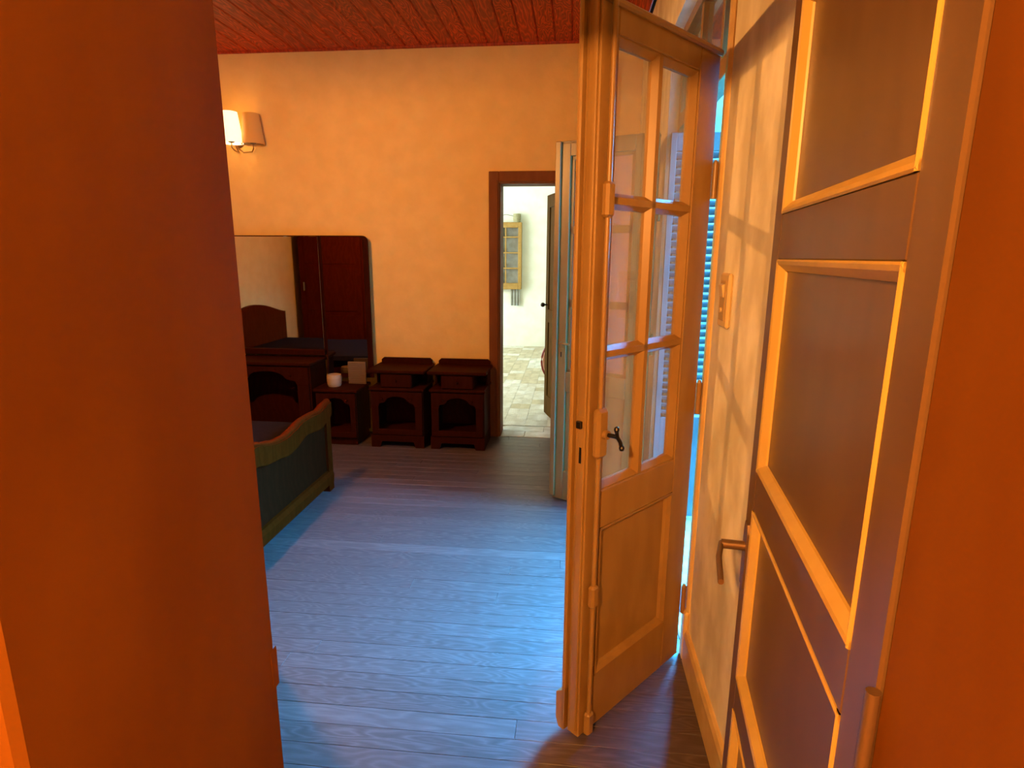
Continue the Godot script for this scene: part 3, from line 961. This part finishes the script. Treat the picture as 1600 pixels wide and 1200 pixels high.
	dk.extrude(dp, Vector3(0, 0.315, -0.03), Vector3.RIGHT, Vector3.UP, Vector3.BACK, 0.0, 0.02)
	put(dk, "seat_disc", M.salmon, hc)
	bx("white_pad", Vector3(-0.235, 0.335, -0.009), Vector3(-0.10, 0.455, 0.002), M.white, hc, 0.003)
	for s2 in [-1.0, 1.0]:
		var lg := MB.new()
		lg.tube([Vector3(0.12 * s2, 0.075, -0.02), Vector3(0.16 * s2, 0.010, -0.22)], 0.010, 8)
		put(lg, "leg", M.red, hc)

# ---------------------------------------------------------------- furniture
func cabinet_front(o: Node3D, x0: float, x1: float, y0: float, y1: float, zf: float, arch: float) -> void:
	# front frame with an opening whose top is stepped and arched; the compartment behind it is open
	var w := x1 - x0
	var m := 0.14 * w
	var pts := PackedVector2Array()
	pts.append(Vector2(x0, y0))
	pts.append(Vector2(x1, y0))
	pts.append(Vector2(x1, y1))
	pts.append(Vector2(x0, y1))
	var d := thing_part("front", o)
	# lower rail, side stiles and the shaped head as one frame mesh
	var b := MB.new()
	var by := y0 + 0.045
	var ty := y1 - arch - 0.035
	b.box(Vector3(x0, y0, zf), Vector3(x1, by, zf + 0.018), 0.003)
	b.box(Vector3(x0, by, zf), Vector3(x0 + m, ty, zf + 0.018), 0.003)
	b.box(Vector3(x1 - m, by, zf), Vector3(x1, ty, zf + 0.018), 0.003)
	var hd := PackedVector2Array()
	hd.append(Vector2(x0, y1))
	hd.append(Vector2(x0, ty))
	hd.append(Vector2(x0 + m, ty))
	hd.append(Vector2(x0 + m * 1.15, ty + arch * 0.30))
	hd.append(Vector2(x0 + m * 1.9, ty + arch * 0.42))
	var c := (x0 + x1) * 0.5
	var hw := w * 0.5 - m * 2.0
	for k in 9:
		var t := PI - PI * k / 8.0
		hd.append(Vector2(c + hw * cos(t), ty + arch * (0.50 + 0.50 * sin(t))))
	hd.append(Vector2(x1 - m * 1.9, ty + arch * 0.42))
	hd.append(Vector2(x1 - m * 1.15, ty + arch * 0.30))
	hd.append(Vector2(x1 - m, ty))
	hd.append(Vector2(x1, ty))
	hd.append(Vector2(x1, y1))
	b.extrude(hd, Vector3(0, 0, zf), Vector3.RIGHT, Vector3.UP, Vector3.BACK, 0.0, 0.018)
	put(b, "front_frame", M.mahogany, d)
	for s in [-1.0, 1.0]:
		var r := MB.new()
		r.lathe([Vector2(0, 0.012), Vector2(0.009, 0.008), Vector2(0.012, 0.0)], Vector3.ZERO, 12)
		var ro := put(r, "rosette", M.mahogany, d)
		ro.position = Vector3(c + s * (hw + m * 0.45), ty + arch * 0.72, zf + 0.017)
		ro.rotation.x = PI / 2.0

func hollow_body(parent: Node, called: String, x0: float, x1: float, y0: float, y1: float, zf: float) -> void:
	var b := MB.new()
	b.box(Vector3(x0, y0, 0.004), Vector3(x1, y1, 0.016), 0.002)
	b.box(Vector3(x0, y0, 0.016), Vector3(x0 + 0.018, y1, zf), 0.002)
	b.box(Vector3(x1 - 0.018, y0, 0.016), Vector3(x1, y1, zf), 0.002)
	b.box(Vector3(x0 + 0.018, y0, 0.016), Vector3(x1 - 0.018, y0 + 0.018, zf), 0.002)
	b.box(Vector3(x0 + 0.018, y1 - 0.018, 0.016), Vector3(x1 - 0.018, y1, zf), 0.002)
	put(b, called, M.mahogany, parent)

func thing_part(called: String, parent: Node) -> Node3D:
	var d := Node3D.new()
	d.name = called
	parent.add_child(d, true)
	return d

func make_nightstand() -> Node3D:
	# base centred under the body, back at z = 0, front towards +z
	var o := thing("nightstand", "", "nightstand")
	var w := 0.43
	var x0 := -w / 2
	var x1 := w / 2
	var D := 0.355
	# plinth with bracket feet
	var b := MB.new()
	b.extrude(PackedVector2Array([Vector2(x0, 0), Vector2(x0 + 0.07, 0), Vector2(x0 + 0.085, 0.05), Vector2(x1 - 0.085, 0.05), Vector2(x1 - 0.07, 0), Vector2(x1, 0), Vector2(x1, 0.10), Vector2(x0, 0.10)]), Vector3(0, 0, D - 0.03), Vector3.RIGHT, Vector3.UP, Vector3.BACK, 0.0, 0.03)
	put(b, "apron", M.mahogany, o)
	for s in [-1.0, 1.0]:
		bx("foot", Vector3(x0 if s < 0 else x1 - 0.03, 0, 0.01), Vector3(x0 + 0.03 if s < 0 else x1, 0.10, D - 0.03), M.mahogany, o, 0.003)
	hollow_body(o, "body", x0 + 0.004, x1 - 0.004, 0.10, 0.462, D - 0.02)
	cabinet_front(o, x0 + 0.01, x1 - 0.01, 0.105, 0.455, D - 0.02, 0.085)
	bx("deck", Vector3(x0 - 0.006, 0.462, 0.0), Vector3(x1 + 0.006, 0.486, D + 0.006), M.mahogany, o, 0.006)
	# open niche with a narrower drawer in the middle
	bx("niche_back", Vector3(x0 + 0.01, 0.486, 0.005), Vector3(x1 - 0.01, 0.60, 0.03), M.mahogany, o, 0.0)
	for s in [-1.0, 1.0]:
		bx("niche_side", Vector3(x0 if s < 0 else x1 - 0.016, 0.486, 0.005), Vector3(x0 + 0.016 if s < 0 else x1, 0.60, 0.16), M.mahogany, o, 0.002)
	var dr := bx("drawer", Vector3(-0.125, 0.488, 0.03), Vector3(0.125, 0.600, D - 0.005), M.mahogany, o, 0.008)
	b = MB.new()
	b.lathe([Vector2(0, 0.016), Vector2(0.008, 0.014), Vector2(0.011, 0.008), Vector2(0.006, 0.0)], Vector3.ZERO, 12)
	var kb := put(b, "knob", M.mahogany, dr)
	kb.position = Vector3(0, 0.545, D - 0.006)
	kb.rotation.x = PI / 2.0
	bx("top", Vector3(x0 - 0.018, 0.602, 0.0), Vector3(x1 + 0.018, 0.628, D + 0.012), M.mahogany, o, 0.007)
	# raised lip at the back
	b = MB.new()
	b.extrude(PackedVector2Array([Vector2(x0 + 0.0, 0.628), Vector2(x1 + 0.0, 0.628), Vector2(x1 + 0.0, 0.655), Vector2(x1 - 0.02, 0.672), Vector2(x0 + 0.02, 0.672), Vector2(x0 + 0.0, 0.655)]), Vector3.ZERO, Vector3.RIGHT, Vector3.UP, Vector3.BACK, 0.0, 0.02)
	put(b, "back_lip", M.mahogany, o)
	return o

func build_furniture() -> void:
	var n := make_nightstand()
	n.set_meta("label", "dark mahogany nightstand between the dressing table and its twin")
	n.set_meta("group", "pair of nightstands along the ochre wall")
	n.position = Vector3(-1.357, 0, ZB + 0.04)
	var n2 := n.duplicate() as Node3D
	n2.name = numbered("nightstand")
	add_child(n2)
	n2.set_meta("label", "dark mahogany nightstand beside the doorway casing")
	n2.position = Vector3(-0.872, 0, ZB + 0.04)

	# dressing table: tall middle cabinet, low side pedestals, three-part mirror
	var o := thing("dressing_table", "dark mahogany dressing table with a three-part mirror against the ochre wall", "dressing table", Vector3(-2.41, 0, ZB + 0.08))
	var D := 0.325
	hollow_body(o, "cabinet_body", -0.36, 0.36, 0.06, 0.645, D - 0.02)
	cabinet_front(o, -0.35, 0.35, 0.07, 0.635, D - 0.02, 0.11)
	bx("cabinet_top", Vector3(-0.375, 0.645, 0.0), Vector3(0.375, 0.672, D + 0.012), M.mahogany, o, 0.006)
	bx("cabinet_plinth", Vector3(-0.35, 0.0, 0.01), Vector3(0.35, 0.06, D - 0.04), M.mahogany, o, 0.003)
	for s in [-1.0, 1.0]:
		var xa: float = 0.385 if s > 0 else -0.735
		var xb: float = 0.735 if s > 0 else -0.385
		var pd := thing_part("pedestal", o)
		hollow_body(pd, "pedestal_body", xa + 0.01, xb - 0.01, 0.06, 0.440, D - 0.02)
		bx("pedestal_plinth", Vector3(xa + 0.02, 0.0, 0.01), Vector3(xb - 0.02, 0.06, D - 0.035), M.mahogany, pd, 0.003)
		bx("pedestal_top", Vector3(xa - 0.005, 0.440, 0.0), Vector3(xb + 0.008, 0.465, D + 0.010), M.mahogany, pd, 0.006)
		cabinet_front(o, xa + 0.015, xb - 0.015, 0.07, 0.43, D - 0.02, 0.07)
	# middle mirror
	var mm := thing_part("mirror", o)
	bx("mirror_back", Vector3(-0.378, 0.70, 0.004), Vector3(0.378, 1.655, 0.022), M.mahogany, mm, 0.003)
	bx("glass", Vector3(-0.366, 0.735, 0.022), Vector3(0.366, 1.648, 0.027), M.mirror, mm, 0.0015)
	bx("ledge", Vector3(-0.378, 0.685, 0.004), Vector3(0.378, 0.735, 0.055), M.mahogany, mm, 0.006)
	# side wings, turned a little towards the sitter
	for s in [-1.0, 1.0]:
		var wg := thing_part("mirror_wing", o)
		wg.position = Vector3(0.385 * s, 0, 0.022)
		wg.rotation.y = deg_to_rad(3.5) * s
		var r := 0.045
		var outer := PackedVector2Array([Vector2(0, 0.50), Vector2(0.385, 0.50)])
		var inner := PackedVector2Array([Vector2(0.012, 0.535), Vector2(0.345, 0.535)])
		for k in 7:
			var t := PI * 0.5 * k / 6.0
			outer.append(Vector2(0.385 - r + r * cos(t), 1.655 - r + r * sin(t)))
			inner.append(Vector2(0.345 - r * 0.8 + r * 0.8 * cos(t), 1.645 - r * 0.8 + r * 0.8 * sin(t)))
		outer.append(Vector2(0, 1.655))
		inner.append(Vector2(0.012, 1.645))
		var b := MB.new()
		b.extrude(outer, Vector3.ZERO, Vector3.RIGHT * s, Vector3.UP, Vector3.BACK, -0.016, 0.004)
		put(b, "wing_back", M.mahogany, wg)
		b = MB.new()
		b.extrude(inner, Vector3.ZERO, Vector3.RIGHT * s, Vector3.UP, Vector3.BACK, 0.004, 0.009)
		put(b, "glass", M.mirror, wg)
	# things on the low pedestal
	var jb := MB.new()
	jb.lathe([Vector2(0, 0), Vector2(0.048, 0), Vector2(0.056, 0.02), Vector2(0.060, 0.07), Vector2(0.055, 0.095), Vector2(0.049, 0.097), Vector2(0.049, 0.03), Vector2(0, 0.025)], Vector3.ZERO, 22)
	var jar := put(jb, "bowl", M.cream)
	jar.position = Vector3(-2.41 + 0.51, 0.465, ZB + 0.08 + 0.20)
	tag(jar, "small cream bowl on the low pedestal of the dressing table", "bowl")
	var rb := thing("reflection_box", "ribbed flat box added to stand in for a reflection in the mirror wing", "box", Vector3(-2.41 + 0.665, 0.465, ZB + 0.08 + 0.105))  # added in place of a ribbed reflection in the mirror wing
	bx("body", Vector3(-0.075, 0.0, -0.012), Vector3(0.075, 0.185, 0.0), M.ribbed, rb, 0.003)
	for k in 11:
		bx("rib", Vector3(-0.072, 0.012 + k * 0.0155, 0.0), Vector3(0.072, 0.0215 + k * 0.0155, 0.004), M.ribbed, rb, 0.0015)

	# bed, its foot towards the window side
	var bd := thing("bed", "dark wooden bed with a wavy-topped footboard and dark blanket", "bed", Vector3(-1.55, 0, -3.50))
	var L := 1.45
	var prof := []      # height of the footboard top along its length, far end to near end
	var kn := [[0.0, 0.585], [0.05, 0.580], [0.16, 0.555], [0.30, 0.562], [0.40, 0.562], [0.50, 0.540], [0.60, 0.527], [0.70, 0.532], [0.80, 0.552], [0.90, 0.580], [1.05, 0.562], [1.20, 0.552], [1.38, 0.575], [1.45, 0.585]]
	var height := func(t: float) -> float:
		for k in kn.size() - 1:
			if t <= kn[k + 1][0]:
				var u: float = (t - kn[k][0]) / (kn[k + 1][0] - kn[k][0])
				u = u * u * (3.0 - 2.0 * u)
				return lerpf(kn[k][1], kn[k + 1][1], u)
		return kn[-1][1]
	var panel := PackedVector2Array()
	panel.append(Vector2(0.02, 0.10))
	panel.append(Vector2(L - 0.02, 0.10))
	var crest := PackedVector2Array()
	var crest_low := PackedVector2Array()
	for k in 41:
		var t := L - L * k / 40.0
		panel.append(Vector2(clampf(t, 0.02, L - 0.02), height.call(t) - 0.01))
		crest.append(Vector2(t, height.call(t)))
		crest_low.append(Vector2(t, height.call(t) - 0.085 - 0.018 * absf(sin(t * 9.0))))
	var fb := MB.new()
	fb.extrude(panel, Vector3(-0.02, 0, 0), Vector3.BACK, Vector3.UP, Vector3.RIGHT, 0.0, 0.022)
	put(fb, "footboard", M.mahogany, bd)  # darker wood puts the shade on the recessed panel into its colour
	crest_low.reverse()
	var cp := crest.duplicate()
	cp.append_array(crest_low)
	fb = MB.new()
	fb.extrude(cp, Vector3(-0.03, 0, 0), Vector3.BACK, Vector3.UP, Vector3.RIGHT, 0.0, 0.062)
	put(fb, "footboard_crest", M.bed_wood, bd)
	# rolled top bead following the crest
	fb = MB.new()
	var bp := []
	for k in 41:
		var t := L * k / 40.0
		bp.append(Vector3(0.004, height.call(t), t))
	fb.tube(bp, 0.022, 10)
	put(fb, "footboard_bead", M.bed_wood, bd)
	fb = MB.new()
	fb.extrude(PackedVector2Array([Vector2(0.0, 0.055), Vector2(0.028, 0.055), Vector2(0.032, 0.11), Vector2(0.018, 0.135), Vector2(0.0, 0.14)]), Vector3(0, 0, 0), Vector3.RIGHT, Vector3.UP, Vector3.BACK, 0.02, L - 0.02)
	put(fb, "footboard_base", M.bed_wood, bd)
	for t in [0.0, L - 0.07]:
		fb = MB.new()
		fb.extrude(PackedVector2Array([Vector2(0.0, 0.0), Vector2(0.07, 0.0), Vector2(0.075, 0.05), Vector2(0.065, 0.12), Vector2(0.06, 0.5), Vector2(0.0, 0.5)]), Vector3(-0.032, 0, t), Vector3.BACK, Vector3.UP, Vector3.RIGHT, 0.0, 0.05)
		put(fb, "leg", M.bed_wood, bd)
	for t in [0.03, L - 0.06]:
		bx("side_rail", Vector3(-2.12, 0.20, t), Vector3(-0.03, 0.36, t + 0.03), M.bed_wood, bd, 0.004)
	var hb := PackedVector2Array([Vector2(0, 0.0), Vector2(L, 0.0)])
	for k in 25:
		var t := L - L * k / 24.0
		hb.append(Vector2(t, 0.80 + 0.13 * pow(sin(PI * t / L), 1.4)))
	fb = MB.new()
	fb.extrude(hb, Vector3(-2.17, 0, 0), Vector3.BACK, Vector3.UP, Vector3.RIGHT, 0.0, 0.045)
	put(fb, "headboard", M.bed_wood, bd)
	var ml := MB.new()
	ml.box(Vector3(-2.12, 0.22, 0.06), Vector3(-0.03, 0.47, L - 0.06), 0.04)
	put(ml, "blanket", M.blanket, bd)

	# unseen cupboard added behind the door lining to shade the boards by the doorway
	var lc := thing("shading_cupboard", "unseen dark cupboard added beside the bed to shade the floor by the doorway", "cupboard", Vector3(-1.50, 0, -1.555), 0.0)
	bx("carcass", Vector3(-0.24, 0.07, -0.44), Vector3(0.24, 1.86, -0.02), M.bed_wood, lc, 0.004)
	bx("plinth", Vector3(-0.23, 0.0, -0.43), Vector3(0.23, 0.07, -0.03), M.bed_wood, lc, 0.003)
	bx("cornice", Vector3(-0.245, 1.86, -0.445), Vector3(0.245, 1.90, 0.01), M.bed_wood, lc, 0.008)
	for k in 2:
		var cd := thing_part("door", lc)
		var cx := -0.235 + k * 0.237
		bx("door_slab", Vector3(cx, 0.09, -0.02), Vector3(cx + 0.233, 1.84, 0.0), M.bed_wood, cd, 0.003)
		bx("panel", Vector3(cx + 0.045, 0.16, 0.0), Vector3(cx + 0.188, 1.76, 0.006), M.bed_wood, cd, 0.004)
		bx("handle", Vector3(cx + (0.20 if k == 0 else 0.018), 0.95, 0.0), Vector3(cx + (0.214 if k == 0 else 0.032), 1.06, 0.02), M.brass, cd, 0.003)

	# wardrobe in the corner, seen in the mirror
	var wr := thing("wardrobe", "tall brown panelled wardrobe reflected in the dressing table mirror", "wardrobe", Vector3(-2.88, 0, ZF - 0.02), PI)
	bx("carcass", Vector3(-1.05, 0.08, 0.0), Vector3(1.05, 2.0, 0.53), M.bed_wood, wr, 0.004)
	bx("cornice", Vector3(-1.08, 2.0, 0.0), Vector3(1.08, 2.06, 0.57), M.bed_wood, wr, 0.01)
	bx("plinth", Vector3(-1.04, 0.0, 0.01), Vector3(1.04, 0.08, 0.51), M.bed_wood, wr, 0.003)
	for k in 3:
		var xa := -1.04 + k * 0.695
		var dn := thing_part("door", wr)
		bx("door_slab", Vector3(xa, 0.10, 0.53), Vector3(xa + 0.685, 1.98, 0.548), M.bed_wood, dn, 0.003)
		for yy in [[0.16, 0.66], [0.72, 1.32], [1.38, 1.92]]:
			bx("panel", Vector3(xa + 0.08, yy[0], 0.548), Vector3(xa + 0.605, yy[1], 0.556), M.bed_wood, dn, 0.006)
		bx("handle", Vector3(xa + 0.62, 1.0, 0.548), Vector3(xa + 0.635, 1.12, 0.572), M.brass, dn, 0.003)

# ---------------------------------------------------------------- lamps
func build_lamps() -> void:
	# wall sconce: lit shade in front, unlit shade beside it
	var s := thing("wall_sconce", "brass wall sconce with one glowing shade and one unlit shade", "sconce", Vector3(-2.63, 2.40, ZB))
	var b := MB.new()
	b.lathe([Vector2(0, 0.014), Vector2(0.030, 0.012), Vector2(0.042, 0.004), Vector2(0.044, 0.0)], Vector3.ZERO, 20)
	var pl := put(b, "backplate", M.brass, s)
	pl.rotation.x = PI / 2.0
	pl.position = Vector3(-0.06, -0.02, 0.0)
	var shade := func(r0: float, r1: float, h: float) -> MB:
		var q := MB.new()
		q.lathe([Vector2(r0, 0.0), Vector2(r1, h), Vector2(r1 - 0.003, h), Vector2(r0 - 0.003, 0.0), Vector2(r0, 0.0)], Vector3.ZERO, 24)
		return q
	var arms := [[Vector3(-0.028, -0.035, 0.17), true], [Vector3(0.110, -0.035, 0.10), false]]
	for a in arms:
		var c: Vector3 = a[0]
		var ar := thing_part("arm", s)
		var q := MB.new()
		q.tube([Vector3(-0.06, -0.02, 0.01), Vector3(-0.06, -0.06, 0.05), Vector3(-0.03 + c.x * 0.3, -0.105, 0.06), Vector3(c.x * 0.8, -0.105, c.z * 0.85), Vector3(c.x, -0.085, c.z), Vector3(c.x, -0.04, c.z)], 0.0055, 8)
		put(q, "arm_tube", M.brass, ar)
		q = MB.new()
		q.lathe([Vector2(0.0, -0.012), Vector2(0.018, -0.010), Vector2(0.032, 0.004), Vector2(0.030, 0.008), Vector2(0.012, 0.012), Vector2(0.012, 0.055), Vector2(0, 0.055)], Vector3(c.x, -0.04, c.z), 16)
		put(q, "cup", M.handle, ar)
		var so := put(shade.call(0.088, 0.060, 0.225), "shade", M.shade_lit if a[1] else M.shade_off, ar)
		so.position = Vector3(c.x, -0.055, c.z)
		so.set_meta("label", "glowing cream lamp shade" if a[1] else "unlit amber lamp shade")
		q = MB.new()
		q.lathe([Vector2(0, 0.0), Vector2(0.014, 0.004), Vector2(0.017, 0.03), Vector2(0.010, 0.065), Vector2(0, 0.08)], Vector3(c.x, 0.015, c.z), 12)
		put(q, "bulb", M.bulb if a[1] else M.cream, ar)
		if a[1]:
			warm_omni(Vector3(c.x, 0.05, c.z), 0.025, 0.02, ar, "sconce_light")
	# pendant lamp over the foot of the bed
	var p := thing("pendant_lamp", "pendant lamp with a wide enamel shade hanging over the bed", "lamp", Vector3(-1.76, 0, -2.45))
	b = MB.new()
	b.tube([Vector3(0, H - 0.004, 0), Vector3(0, 2.360, 0)], 0.004, 8)
	put(b, "cord", M.iron, p)
	b = MB.new()
	b.lathe([Vector2(0.0, 0.0), Vector2(0.05, -0.005), Vector2(0.045, -0.03), Vector2(0.0, -0.035)], Vector3(0, H - 0.004, 0), 18)
	put(b, "ceiling_rose", M.brass, p)
	b = MB.new()
	b.lathe([Vector2(0.020, 2.380), Vector2(0.035, 2.355), Vector2(0.11, 2.330), Vector2(0.185, 2.285), Vector2(0.182, 2.283), Vector2(0.107, 2.326), Vector2(0.033, 2.350), Vector2(0.018, 2.375)], Vector3.ZERO, 28)
	put(b, "shade", M.enamel, p)
	b = MB.new()
	b.lathe([Vector2(0.0, 2.195), Vector2(0.022, 2.202), Vector2(0.032, 2.230), Vector2(0.026, 2.260), Vector2(0.014, 2.290), Vector2(0.014, 2.310), Vector2(0, 2.310)], Vector3.ZERO, 16)
	put(b, "bulb", M.bulb, p)
	warm_omni(Vector3(0, 2.23, 0), 4.0, 0.03, p, "pendant_light")
	# globe lamp hanging in the hall behind the viewer
	var hl := thing("hall_lamp", "small globe lamp hanging in the hall behind the doorway", "lamp", Vector3(-0.45, 2.045, 0.9))
	b = MB.new()
	b.lathe([Vector2(0, -0.045), Vector2(0.032, -0.034), Vector2(0.045, 0.0), Vector2(0.032, 0.034), Vector2(0, 0.045)], Vector3.ZERO, 18)
	put(b, "globe", M.bulb, hl)
	b = MB.new()
	b.tube([Vector3(0, 0.044, 0), Vector3(0, H - 2.046, 0)], 0.004, 8)
	put(b, "cord", M.iron, hl)
	warm_omni(Vector3.ZERO, 11.8, 0.03, hl, "hall_light")

func build_hall() -> void:
	var b := MB.new()
	wallbox(b, -1.6, XR, 0, H, 2.6, 2.75)
	struct(tag(put(b, "wall_hall", M.plaster), "plain ochre wall of the hall behind the doorway", "wall"))
	b = MB.new()
	wallbox(b, -1.75, -1.6, 0, H, ZF + 0.24, 2.75)
	struct(tag(put(b, "wall_hall_left", M.plaster), "plain ochre side wall of the hall", "wall"))
	b = MB.new()
	wallbox(b, -1.6, XR, -0.0185, 0.0, -0.349, 2.6)
	struct(tag(put(b, "floor_hall", M.floor[0]), "wooden floor of the hall behind the doorway", "floor"))

func _ready() -> void:
	rng.seed = 20
	make_materials()
	set_view()
	build_shell()
	build_hall()
	build_french()
	build_panel_door()
	build_right_trim()
	build_front_lining()
	build_back_door()
	build_far_room()
	build_furniture()
	build_switch()
	build_lamps()
